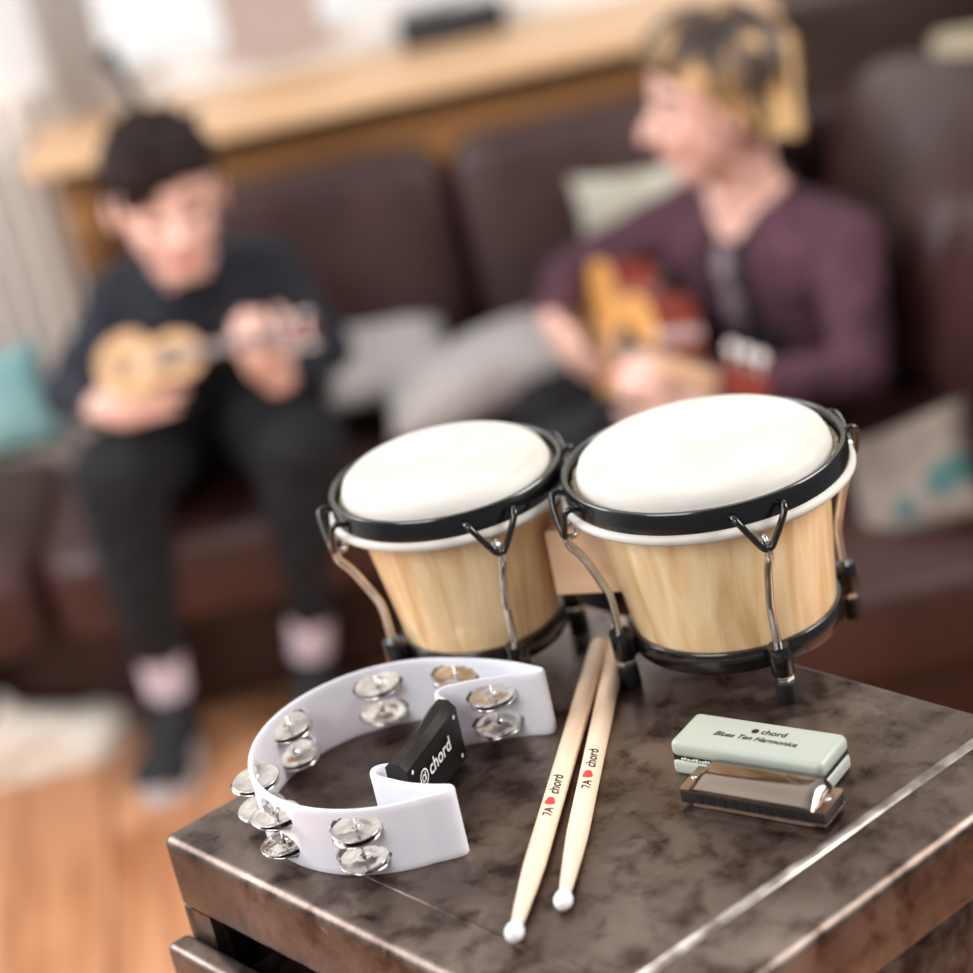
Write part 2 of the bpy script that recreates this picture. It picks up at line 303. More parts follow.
# ------------------------------------------------------------------ corner sofa
sofa = thing('corner_sofa', 'dark brown leather corner sofa with bulging padded cushions below the wooden ledge', 'sofa', (0, 3.3, 0))
def sp(name, c, s, e1=.3, e2=.3, rot=None, nu=40, nv=24):
    return obj(name, supere(new(), (c[0], c[1] - 3.3, c[2]), s, e1, e2, rot, nu, nv), M['leather'], sofa)
L_ = M['leather']
obj('base', box(-1.45, .22, .0, .50, .03, .30, bev=.02), L_, sofa)
obj('base', box(.20, .98, -.76, .50, .03, .30, bev=.02), L_, sofa)
for cx, hw in ((-1.10, .36), (-.38, .37), (.20, .22)):
    sp('seat_cushion', (cx, 3.42, .335), (hw, .29, .092), .35, .25)
sp('seat_cushion', (.545, 2.80, .345), (.355, .36, .088), .35, .22)
sp('seat_cushion', (.545, 3.32, .345), (.355, .20, .088), .35, .25)
for cx, hw in ((-.245, .292), (.345, .290)):
    sp('back_cushion', (cx, 3.67, .595), (hw, .105, .235), .22, .34, Euler((rad(-10), 0, 0)))
obj('back_frame', box(-.52, .98, .44, .53, .03, .74, bev=.03), L_, sofa)
sp('back_cushion', (.850, 3.30, .610), (.165, .36, .235), .75, .5, Euler((rad(6), rad(10), 0)))
sp('back_cushion', (.835, 2.72, .565), (.140, .27, .215), .6, .4, Euler((0, rad(8), 0)))
obj('back_frame', box(.90, 1.04, -.78, .50, .03, .66, bev=.03), L_, sofa)
for xx, yy in ((-1.4, 0), (-1.4, .42), (.26, -.70), (.95, -.70), (.95, .42)):
    obj('foot', box(xx - .025, xx + .025, yy - .02, yy + .03, 0, .035, bev=.004, seg=1), M['blackp'], sofa)

# ------------------------------------------------------------------ cushions
def pillow(name, label, loc, w, h, th, rot, m_, group=None, n=22, cat='cushion'):
    b = new(); G = {}
    for s in (1, -1):
        for i in range(n + 1):
            for j in range(n + 1):
                u = -1 + 2 * i / n; v = -1 + 2 * j / n
                pin = 1 - .10 * (1 - v * v) * u * u; pin2 = 1 - .10 * (1 - u * u) * v * v
                z = s * th / 2 * ((1 - u ** 4) * (1 - v ** 4)) ** .55 * (1 + .12 * noise.noise(Vector((u * 1.6, v * 1.6, loc[0] * 7))))
                if (i in (0, n) or j in (0, n)) and s == -1: G[(s, i, j)] = G[(1, i, j)]; continue
                G[(s, i, j)] = b.verts.new((u * w / 2 * pin, v * h / 2 * pin2, z))
        for i in range(n):
            for j in range(n):
                f = (G[(s, i, j)], G[(s, i + 1, j)], G[(s, i + 1, j + 1)], G[(s, i, j + 1)]); b.faces.new(f if s == 1 else f[::-1])
    bmesh.ops.transform(b, matrix=Euler(tuple(rad(a) for a in rot)).to_matrix().to_4x4(), verts=b.verts)
    o = obj(name, b, m_); o.location = loc; tag(o, label, cat, group); return o
pillow('cushion', 'square pale cream patterned cushion standing against the sofa back behind the plum-shirted guitarist', (.365, 3.53, .635), .235, .22, .06, (80, 3, 4), M['cream'])
pillow('cushion', 'grey beige cushion with teal patches leaning on the right arm behind the larger drum', (.580, 2.62, .475), .20, .18, .09, (50, -22, -30), M['taupe'])
pillow('cushion', 'pale teal cushion on the left end of the sofa, beside the dark-haired player', (-.815, 3.50, .575), .24, .20, .09, (60, 0, 18), M['teal'])
pillow('cushion', 'light grey pointed cushion on the seat next to the dark-haired player', (-.125, 3.47, .515), .24, .17, .10, (30, 6, 6), M['greyfab'])
pillow('bolster_cushion', 'long light grey bolster cushion lying on the seat between the two players', (.025, 3.35, .500), .36, .17, .11, (14, -10, 4), M['greyfab'])

t = thing('folded_blanket', 'small folded beige blanket on top of the sofa back in the upper right corner', 'blanket', (1.0, 3.60, .742), rad(-12))
for k in range(3): obj('fold', supere(new(), (0, 0, .018 + .028 * k), (.085 - .004 * k, .075, .016), .5, .3), M['hideedge'], t)
# ------------------------------------------------------------------ people
def cap(bm, a, b, r1, r2, n=5, seg=18):
    a = Vector(a); b = Vector(b); L = (b - a).length; pr = []
    for k in range(n + 1): t = -pi / 2 + (pi / 2) * k / n; pr.append((r1 * cos(t), r1 * sin(t)))
    for k in range(n + 1): t = (pi / 2) * k / n; pr.append((r2 * cos(t), L + r2 * sin(t)))
    pr[0] = (0, -r1); pr[-1] = (0, L + r2); add_lathe(bm, pr, seg, align(a, b))
def ell(bm, c, s, rot=None):
    b = bmesh.new(); bmesh.ops.create_icosphere(b, subdivisions=4, radius=1)
    mm = Matrix.Translation(c) @ (rot.to_4x4() if rot is not None else Matrix()) @ Matrix.Diagonal((*s, 1)); merge(bm, b, mm)
def organic(name, bm, voxel, material, parent, sm=4, paint=None, wrinkle=0):
    bmesh.ops.recalc_face_normals(bm, faces=bm.faces)
    me = bpy.data.meshes.new(name); bm.to_mesh(me); bm.free(); o = bpy.data.objects.new(name, me); C.objects.link(o)
    r = o.modifiers.new('r', 'REMESH'); r.mode = 'VOXEL'; r.voxel_size = voxel
    s = o.modifiers.new('s', 'SMOOTH'); s.iterations = sm; s.factor = .5
    bpy.context.view_layer.update(); m2 = bpy.data.meshes.new_from_object(o.evaluated_get(bpy.context.evaluated_depsgraph_get()))
    bpy.data.objects.remove(o); bpy.data.meshes.remove(me)
    off = Vector(parent.location)
    if wrinkle:
        for v in m2.vertices:
            q = v.co; v.co = q + v.normal * wrinkle * (noise.noise(Vector((q.x * 22, q.y * 22, q.z * 30))) + .5 * noise.noise(q * 60))
    m2.materials.clear(); ob = obj(name, m2, material, parent)
    if paint:
        for p in m2.polygons: p.material_index = paint(p.center)
    for v in m2.vertices: v.co -= off
    return ob
def frame(fwd, up):   # rotation whose local -y looks along fwd, z up
    f = Vector(fwd).normalized(); u = Vector(up); u = (u - f * u.dot(f)).normalized(); x = u.cross(-f)
    return Matrix((x, -f, u)).transposed()
def head(bm, c, fwd, up, s):   # s = half head height
    Rm = frame(fwd, up); P = lambda x, y, z: Vector(c) + Rm @ (Vector((x, y, z)) * s)
    ell(bm, P(0, .08, .18), (.66 * s, .80 * s, .78 * s), Rm)       # skull
    ell(bm, P(0, -.16, -.22), (.53 * s, .58 * s, .66 * s), Rm)     # face
    ell(bm, P(0, -.40, -.78), (.26 * s, .22 * s, .20 * s), Rm)     # chin
    cap(bm, P(.34, .05, -.45), P(.12, -.42, -.80), .16 * s, .14 * s); cap(bm, P(-.34, .05, -.45), P(-.12, -.42, -.80), .16 * s, .14 * s)
    ell(bm, P(.30, -.52, -.22), (.17 * s, .13 * s, .17 * s), Rm); ell(bm, P(-.30, -.52, -.22), (.17 * s, .13 * s, .17 * s), Rm)
    cap(bm, P(0, -.68, .06), P(0, -.90, -.26), .07 * s, .10 * s); ell(bm, P(.09, -.78, -.28), (.07 * s,) * 3); ell(bm, P(-.09, -.78, -.28), (.07 * s,) * 3)
    cap(bm, P(-.26, -.60, .13), P(.26, -.60, .13), .09 * s, .09 * s)                       # brow ridge
    cap(bm, P(-.15, -.70, -.50), P(.15, -.70, -.50), .055 * s, .055 * s); cap(bm, P(-.13, -.68, -.60), P(.13, -.68, -.60), .06 * s, .06 * s)
    for k in (1, -1):
        ell(bm, P(.26 * k, -.60, -.02), (.10 * s,) * 3)             # eyelids
        ell(bm, P(.68 * k, .06, -.10), (.07 * s, .15 * s, .24 * s), Rm)  # ears
    def paint(q):
        l = Rm.transposed() @ (q - Vector(c)) / s
        if l.y < -.45:
            if (abs(l.z + .55) / .06) ** 2 + (l.x / .2) ** 2 < 1: return 1
            if ((abs(l.x) - .26) / .11) ** 2 + ((l.z + .02) / .055) ** 2 < 1: return 2
            if abs(abs(l.x) - .27) < .16 and abs(l.z - .20) < .035: return 2
        return 0
    return P, paint
def hand(bm, wrist, d, nrm, s=1.0, curl=.5, side=1, spread=.0):
    """palm from the wrist along d, palm faces nrm, fingers bend towards nrm; side gives the thumb's side"""
    d = Vector(d).normalized(); n = Vector(nrm); n = (n - d * n.dot(d)).normalized(); wv = d.cross(n) * side; w = Vector(wrist)
    Rm = Matrix((wv, d, n)).transposed(); pl = .085 * s
    ell(bm, w + d * pl * .52, (.038 * s, .050 * s, .017 * s), Rm)
    for k, (off, ln) in enumerate(((.028, .068), (.0095, .078), (-.0095, .072), (-.028, .056))):
        p = w + d * pl * (.93 if k in (1, 2) else .86) + wv * off * s; a = curl * .6; L = ln * s; r = .0088 * s
        dirv = (d + wv * off * 4 * spread).normalized(); cap(bm, p - d * .02 * s, p, r * 1.05, r)
        for seg_, fr in enumerate((.45, .32, .25)):
            v = (dirv * cos(a) + n * sin(a)).normalized(); q = p + v * L * fr; cap(bm, p, q, r, r * .92); p = q; r *= .92; a += curl * (.9 if seg_ == 0 else .8)
    p = w + d * .02 * s + wv * .024 * s; q = p + (d * .55 + wv * .75 + n * .25).normalized() * .036 * s; cap(bm, p, q, .015 * s, .012 * s)
    q2 = q + (d * .85 + wv * .25 + n * .45).normalized() * .030 * s; cap(bm, q, q2, .0115 * s, .0105 * s)
    q3 = q2 + (d * .8 - wv * .1 + n * .5).normalized() * .024 * s; cap(bm, q2, q3, .0105 * s, .009 * s)

def shoe(parent, heel, toe, s, m_up, m_so, name='shoe', pitch=0):
    heel = Vector(heel); toe = Vector(toe); d = (toe - heel); L = d.length; d.normalize(); up = Vector((0, 0, 1)); sd = d.cross(up).normalized(); up = sd.cross(d).normalized()
    Rm = Matrix((sd, d, up)).transposed(); b = new()
    P = lambda x, y, z: heel + Rm @ Vector((x, y * L, z))
    ell(b, P(0, .16, .045 * s), (.036 * s, .17 * L, .045 * s), Rm); cap(b, P(0, .16, .05 * s), P(0, .18, .085 * s), .036 * s, .034 * s)
    cap(b, P(0, .22, .06 * s), P(0, .66, .032 * s), .036 * s, .030 * s); ell(b, P(0, .74, .030 * s), (.044 * s, .25 * L, .030 * s), Rm)
    o = organic(name, b, .005, m_up, parent, 5)
    sb = new(); n = 40; ring = []
    for k in range(n):
        t = 2 * pi * k / n; y = .5 + .5 * cos(t); wd = (.031 + .017 * math.exp(-((y - .72) / .22) ** 2)) * s; ring.append((wd * math.copysign(abs(sin(t)) ** .75, sin(t)), y))
    lo = [sb.verts.new(P(x, y, 0)) for x, y in ring]; hi = [sb.verts.new(P(x, y, .028 * s)) for x, y in ring]
    sb.faces.new(lo[::-1]); sb.faces.new(hi)
    for k in range(n): sb.faces.new((lo[k], lo[(k + 1) % n], hi[(k + 1) % n], hi[k]))
    for q in sb.verts: q.co -= Vector(parent.location)
    obj('sole', sb, m_so, o, autosmooth=40)
    return o
def lerp(a, b, t): return Vector(a).lerp(Vector(b), t)

def person(label, J, fwd, up, hs, hands, mats, base, lap=True, shoes='dark', shirt_open=False, hair=None, head_c=None, tor=1.0):
    t = thing('person', label, 'person', base); S = mats.get('S', 1)
    b = new(); P, paint = head(b, head_c, fwd, up, hs)
    nk = Vector(J['neck']); sl, sr, el, er, wl, wr = [Vector(J[k]) for k in ('sl', 'sr', 'el', 'er', 'wl', 'wr')]
    hip = Vector(J['hip']); hl, hr, kl, kr, al, ar = [Vector(J[k]) for k in ('hl', 'hr', 'kl', 'kr', 'al', 'ar')]
    ch = (sl + sr) / 2; mid = ch.lerp(hip, .5)
    cap(b, P(0, .18, -.45), nk, .050 * S, .053 * S)
    def torso(b, g):
        cap(b, sl, sr, .050 * S + g, .050 * S + g); ax = (sl - sr).normalized()
        for q in (-1, 1):
            cap(b, ch.lerp(hip, .12) + ax * q * .065 * S, mid + ax * q * .055 * S, .085 * S + g, .080 * S + g)
            cap(b, mid + ax * q * .055 * S, hip + ax * q * .055 * S, .080 * S + g, .088 * S + g)
        cap(b, nk, ch.lerp(hip, .1), .050 * S + g, .085 * S + g)
    torso(b, 0)
    for s_, e_, w_ in ((sl, el, wl), (sr, er, wr)): cap(b, s_, e_, .040 * S, .033 * S); cap(b, e_, w_, .034 * S, .023 * S)
    for h_, k_, a_ in ((hl, kl, al), (hr, kr, ar)): cap(b, h_, k_, .064 * S, .048 * S); cap(b, k_, a_, .046 * S, .030 * S)
    for (w_, d_, n_, curl, side) in hands: hand(b, w_, d_, n_, S * .98, curl, side, .6)
    organic('body', b, .005, [M['skin'], M['lips'], M['eye']], t, 5, paint)
    sh = new(); torso(sh, .013 * S)
    for s_, e_, w_ in ((sl, el, wl), (sr, er, wr)):
        cap(sh, s_, e_, .055 * S, .044 * S); cap(sh, e_, e_.lerp(w_, mats.get('cuff', .8)), .045 * S, .035 * S)
    if shirt_open: cap(sh, (.395, 3.22, .705), (.45, 3.20, .50), .055, .07)
    # collar
    for k in range(14):
        a0 = 2 * pi * k / 14; a1 = 2 * pi * (k + 1) / 14
        if shirt_open and 4.2 < a0 < 5.1: continue
        f_ = lambda a: nk + Vector((cos(a) * .057 * S, sin(a) * .055 * S, .018 * S)); cap(sh, f_(a0), f_(a1), .013 * S, .013 * S, 3, 8)
    sx = (sl - sr).normalized(); sf = sx.cross(Vector((0, 0, 1))); sf = sf if sf.dot(Vector(fwd)) > 0 else -sf
    def open_front(q):
        v = q - ch; x = v.dot(sx) + .012
        if shirt_open and v.dot(sf) > .0 and v.z > .012 and abs(x) < .014 + (v.z - .012) * .7: return 3
        return 0 if not shirt_open or v.dot(sf) < .035 or abs(x) > .034 else (2 if -.022 < x < .004 and v.z < .005 else 1)
    organic('shirt', sh, .007, [mats['shirt'], M['tee'], M['whitetee'], M['skin']], t, 5, open_front, wrinkle=.007)
    tr = new(); ax = (hl - hr).normalized()
    cap(tr, hl, hr, .088 * S, .088 * S)
    for h_, k_, a_ in ((hl, kl, al), (hr, kr, ar)): g = mats.get('leg', 1); cap(tr, h_, k_, .080 * S * g, .064 * S * g); cap(tr, k_, k_.lerp(a_, mats.get('hem', .86)), .062 * S * g, .045 * S * g)
    organic('trousers', tr, .007, mats['trousers'], t, 5, wrinkle=.006)
    for (a_, k_), toe in zip(((al, kl), (ar, kr)), (J['tl'], J['tr'])):
        sk = new(); cap(sk, k_.lerp(a_, .70), a_, .040 * S, .035 * S); organic('sock', sk, .006, mats['sock'], t, 3)
        toe = Vector(toe); d = Vector((toe.x - a_.x, toe.y - a_.y, 0)).normalized(); heel = Vector((a_.x, a_.y, 0)) - d * .035 * S
        shoe(t, heel + Vector((0, 0, .001)), heel + d * mats.get('foot', .25) * S + Vector((0, 0, .001)), S * mats.get('fs', 1.22), mats['shoe'], mats['sole'])
    if hair: hair(P, frame(fwd, up), hs, t)
    return t, P

def hair_mesh(P, Rm, s, t, locks, material, shell):
    b = new()
    for c, r in shell: ell(b, P(*c), tuple(x * s for x in r), Rm)
    for pts in locks:
        for (a, ra), (c, rc) in zip(pts, pts[1:]): cap(b, P(*a), P(*c), ra * s, rc * s, 4, 10)
    # keep the face free
    organic('hair', b, .0055, material, t, 3, wrinkle=.004)

# left player: dark hair, black shirt, small four-stringed guitar
def hair_dark(P, Rm, s, t):
    rnd = random.Random(2); locks = []
    for k in range(70):
        a = rnd.uniform(-pi, pi); r0 = rnd.uniform(.1, .7)
        x = sin(a) * r0 * .62; y = .12 - cos(a) * r0 * .75; z = .98 - .5 * r0 * r0
        dx = rnd.uniform(-.22, .22); dy = rnd.uniform(-.25, .1)
        locks.append([((x, y, z), .14), ((x + dx * 1.3, y + dy, z + rnd.uniform(-.05, .20)), .06)])
    for k in range(9):
        x = -.50 + .125 * k; locks.append([((x * .8, -.42, .84), .18), ((x, -.64, .56), .13), ((x + .07, -.70, .58 - .04 * k - .08 * (k % 2)), .06)])
    for sd in (1, -1): locks.append([((.56 * sd, -.15, .60), .15), ((.63 * sd, -.12, .25), .09), ((.64 * sd, -.10, -.02), .05)])
    hair_mesh(P, Rm, s, t, locks, M['darkhair'], [((0, .16, .40), (.72, .80, .68)), ((0, -.10, .72), (.56, .56, .32))])
S1 = Vector((-.387, 3.17, .952))
J1 = dict(neck=(-.395, 3.27, .80), sl=(-.275, 3.31, .765), sr=(-.515, 3.31, .765), el=(-.205, 3.27, .63), er=(-.625, 3.25, .655), wl=(-.285, 3.115, .645), wr=(-.560, 3.115, .662),
          hip=(-.43, 3.47, .50), hl=(-.36, 3.44, .485), hr=(-.50, 3.44, .485), kl=(-.285, 3.16, .515), kr=(-.565, 3.12, .545), al=(-.372, 3.36, .085), ar=(-.600, 3.19, .105), tl=(-.40, 3.2, 0), tr=(-.64, 3.0, 0))
J1['al'] = (-.352, 3.215, .115); J1['tl'] = (-.37, 3.0, 0); J1['kl'] = (-.278, 3.13, .525)
person('person with short dark hair in a black shirt, smiling and playing the ukulele', J1, (.20, -.95, -.14), (.06, -.14, 1), .124,
       [((-.285, 3.105, .655), (-.10, -.45, .80), (-.35, .80, .35), 1.0, -1), ((-.562, 3.100, .664), (.95, -.18, .10), (.1, .95, -.2), .55, 1)],
       dict(shirt=M['navy'], trousers=M['black'], sock=M['sock'], shoe=M['shoe'], sole=M['sole'], cuff=.78, hem=.70, leg=1.18, foot=.205), (-.43, 3.30, 0), hair=hair_dark, head_c=S1)

# right player: streaked hair, plum shirt, in profile, guitar
def hair_blond(P, Rm, s, t):
    rnd = random.Random(5); locks = []
    for sd in (1, -1):
        for k in range(11):   # sleek side panels falling from the parting over the ear to the nape
            y = -.34 + .105 * k; zb = (.38, .18, .02, -.06, -.16, -.28, -.38, -.44, -.48, -.48, -.46)[k]
            locks.append([((.12 * sd, y * .7, 1.0 - .1 * abs(y - .1)), .13), ((.50 * sd, y, .80 - .15 * abs(y - .15)), .15), ((.68 * sd, y + .02, .42), .13), ((.72 * sd, y + .05, zb + rnd.uniform(-.04, .04)), .09)])
    for k in range(9):
        x = -.56 + .14 * k; locks.append([((x * .5, .5, .95), .15), ((x, .86, .50), .17), ((x, .88, .0), .15), ((x, .74, -.42), .09)])
    for k in range(7):
        x = -.36 + .12 * k; locks.append([((x * .4, -.1, 1.02), .13), ((x, -.48, .80), .12), ((x * 1.15, -.66, .56), .06)])
    hair_mesh(P, Rm, s, t, locks, M['blondhair'], [((0, .16, .42), (.72, .82, .66))])
S2 = Vector((.452, 3.09, .944))
J2 = dict(neck=(.492, 3.14, .765), sl=(.605, 3.035, .690), sr=(.415, 3.25, .720), el=(.560, 2.90, .525), er=(.205, 3.26, .665), wl=(.355, 2.86, .535), wr=(.155, 3.155, .635),
          hip=(.555, 3.17, .49), hl=(.52, 3.09, .47), hr=(.50, 3.27, .47), kl=(.14, 2.98, .49), kr=(.12, 3.16, .475), al=(.10, 2.93, .09), ar=(.115, 3.03, .09), tl=(-.2, 2.88, 0), tr=(-.2, 3.02, 0))
J2['el'] = (.590, 2.91, .535); J2['wl'] = (.335, 2.875, .560)
J2['hl'] = (.50, 3.10, .48); J2['kl'] = (.13, 2.93, .49); J2['kr'] = (.12, 3.16, .475); J2['al'] = (.09, 2.90, .09); J2['ar'] = (.08, 3.07, .09)
person('person with chin-length blond-streaked hair in a plum shirt, in profile, playing the larger guitar', J2, (-.98, -.12, -.03), (.0, 0, 1), .123,
       [((.322, 2.878, .568), (-.75, .10, .45), (-.1, .9, -.35), 1.0, 1), ((.158, 3.145, .632), (.35, -.40, -.75), (.75, .35, .1), .6, -1)],
       dict(shirt=M['plum'], trousers=M['black'], sock=M['sock'], shoe=M['shoe'], sole=M['sole'], cuff=.84, hem=.86), (.45, 3.1, 0), hair=hair_blond, head_c=S2, shirt_open=True)

# third player, mostly outside the frame: only a cream sneaker and the hem of blue jeans show
J3 = dict(neck=(-1.22, 3.36, .86), sl=(-1.09, 3.40, .80), sr=(-1.35, 3.40, .80), el=(-1.03, 3.33, .62), er=(-1.41, 3.33, .62), wl=(-1.06, 3.15, .56), wr=(-1.36, 3.15, .56),
          hip=(-1.22, 3.48, .50), hl=(-1.15, 3.45, .48), hr=(-1.29, 3.45, .48), kl=(-1.02, 3.10, .50), kr=(-1.34, 3.10, .50), al=(-.925, 3.24, .11), ar=(-1.32, 3.12, .09), tl=(-.72, 3.29, 0), tr=(-1.34, 2.9, 0))
person('person at the left edge, only a cream sneaker and blue jeans hem in view', J3, (.2, -1, -.15), (0, 0, 1), .115,
       [((-1.06, 3.14, .565), (.1, -.9, -.1), (0, -.1, -1), .3, -1), ((-1.36, 3.14, .565), (-.05, -.9, -.1), (0, -.1, -1), .3, 1)],
       dict(shirt=M['denim'], trousers=M['denim'], sock=M['sock'], shoe=M['sneaker'], sole=M['sneaker'], cuff=.8, hem=.90, foot=.28, fs=1.35), (-1.2, 3.3, 0), hair=hair_dark, head_c=Vector((-1.22, 3.32, .99)))

# ------------------------------------------------------------------ guitars
def guitar(name, label, centre, axis, normal, L, W, D, neck, headL, m_top, m_side, m_head, npeg, strings, cat):
    """centre of the body's top plate; axis towards the head; normal out of the top plate"""
    a = Vector(axis).normalized(); n = Vector(normal); n = (n - a * n.dot(a)).normalized(); s = n.cross(a)
    t = thing(name, label, cat, centre); Rm = Matrix((s, a, n)).transposed().to_4x4()
    def part(nm, bm, mm, par=t, auto=35): bmesh.ops.transform(bm, matrix=Rm, verts=bm.verts); return obj(nm, bm, mm, par, autosmooth=auto)
    N = 72; out = []
    for k in range(N):
        th = 2 * pi * k / N; y = cos(th); wv = abs(sin(th)) ** .8 * (1.0 if y < 0 else .80); wv *= 1 - .30 * math.exp(-((y - .12) / .30) ** 2)
        out.append((math.copysign(wv, sin(th)) * W / 2, y * L / 2))
    def slab(o_, z0, z1, sc=1):
        b = new(); lo = [b.verts.new((x * sc, y * sc, z0)) for x, y in o_]; hi = [b.verts.new((x * sc, y * sc, z1)) for x, y in o_]
        b.faces.new(lo[::-1]); b.faces.new(hi)
        for k in range(len(o_)): b.faces.new((lo[k], lo[(k + 1) % len(o_)], hi[(k + 1) % len(o_)], hi[k]))
        return b
    bd = part('body', slab(out, -D, -.003), m_side); part('soundboard', slab(out, -.003, 0, 1.01), m_top)
    b = new(); ring2(b, 0, L * .17, W * .13, W * .16)
    for v in b.verts: v.co.z = .0009
    part('rosette', b, M['fret'])
    b = new(); disc2(b, 0, L * .17, W * .13)
    for v in b.verts: v.co.z = .0008
    part('sound_hole', b, M['blackp'])
    part('bridge', box(-W * .2, W * .2, -L * .30, -L * .26, 0, .007, bev=.0015, seg=1), M['fret'])
    nw = W * .085; y0 = L * .30; y1 = L / 2 + neck
    part('fretboard', box(-nw, nw, y0, y1, .0005, .006), M['fret'])
    part('neck', tube([(0, L * .47, -.008), (0, y1, -.006)], [nw * .95, nw * .85], 14), M['maplenk'])
    hd = part('headstock', box(-nw * 1.5, nw * 1.5, y1, y1 + headL, -.010, .002, bev=.003, seg=2), m_head)
    for k in range(npeg):
        for sd in (1, -1):
            yy = y1 + headL * (k + .6) / npeg
            b = new(); add_tube(b, [(sd * nw * 1.3, yy, -.004), (sd * nw * 2.1, yy, -.004)], .0018, 8); b2 = bmesh.new(); merge(b, b2)
            ell(b, (sd * nw * 2.45, yy, -.004), (nw * .40, headL * .33 / npeg + .002, .005)); part('tuning_peg', b, M['pearl'], hd)
            b = new(); add_tube(b, [(sd * nw * .8, yy, .001), (sd * nw * .8, yy, .009)], .0022, 8); part('peg_post', b, M['chrome'], hd)
    for k in range(strings):
        x = -nw * .75 + 1.5 * nw * k / (strings - 1); part('string', tube([(x, -L * .28, .008), (x, y1 + headL * .1, .008)], .0006, 6), M['paleink'])
    return t
guitar('ukulele', 'small pale wooden four-stringed guitar held across the lap of the dark-haired player', (-.462, 3.075, .732), (.985, -.09, .015), (-.02, -.93, .36), .165, .112, .042, .112, .066, M['uke'], M['mahog'], M['mahog'], 2, 4, 'ukulele')
guitar('acoustic_guitar', 'acoustic guitar with orange top and red-brown sides held by the plum-shirted player', (.240, 3.10, .590), (.27, -.93, .10), (-.95, -.22, .24), .34, .27, .075, .22, .13, M['spruce'], M['mahog'], M['mahog'], 3, 6, 'guitar')

# ------------------------------------------------------------------ steel cabinet
cab = thing('metal_drawer_cabinet', 'worn bare steel drawer cabinet with rounded edges carrying the instruments', 'cabinet', (-.276, 1.284, 0), rad(-51))
W_, D_ = .455, .397
b = new(); add_box(b, 0, W_, 0, D_, T - .060, T, bev=.008, seg=5)
obj('cabinet_top', b, M['cab'], cab, autosmooth=50)
b = new()
def bead(p, q, r=.0028): add_tube(b, [p, q], r, 10)
z_ = T - .0008
bead((.400, .004, z_ - .0036), (.400, D_ - .004, z_ - .0036), .0062)
obj('top_seam', b, M['rubbed_glint'], cab); b = new()
bead((.012, .046, z_ - .0009), (.397, .046, z_ - .0009), .0024); bead((.03, D_ - .026, z_ - .0008), (.397, D_ - .026, z_ - .0008), .0016)
obj('top_seam', b, M['cab'], cab)
b = new(); add_box(b, .001, .014, .001, D_ - .001, .04, T - .058, bev=.003, seg=2); add_box(b, W_ - .014, W_ - .001, .001, D_ - .001, .04, T - .058, bev=.003, seg=2); add_box(b, .012, W_ - .012, D_ - .012, D_ - .001, .04, T - .058)
add_box(b, .012, W_ - .012, .004, D_ - .012, .04, .052)
add_box(b, .012, .034, .0015, .012, .05, T - .058); add_box(b, W_ - .034, W_ - .012, .0015, .012, .05, T - .058)
obj('carcass', b, M['cab'], cab, autosmooth=40)
zt = T - .080; dh = .272
for k in range(3):
    z1 = zt - k * (dh + .008); z0 = z1 - dh
    d = obj('drawer', add_box(box(.0, W_, -.020, .000, z0, z1, bev=.006, seg=4), .036, W_ - .036, .0, D_ - .03, z0 + .01, z1 - .03), M['cab'], cab, autosmooth=50)
    obj('handle', tube(smooth_path([(.17, -.018, z0 + dh * .6), (.175, -.045, z0 + dh * .58), (.28, -.045, z0 + dh * .58), (.285, -.018, z0 + dh * .6)], 5), .005), M['chrome'], d)
for xx in (.02, W_ - .05):
    for yy in (.02, D_ - .05): obj('foot', box(xx, xx + .03, yy, yy + .03, 0, .041, bev=.003, seg=1), M['blackp'], cab)

for ch in cab.children_recursive:      # the old welded carcass is slightly out of square
    for v in ch.data.vertices: v.co.x += .082 * v.co.y
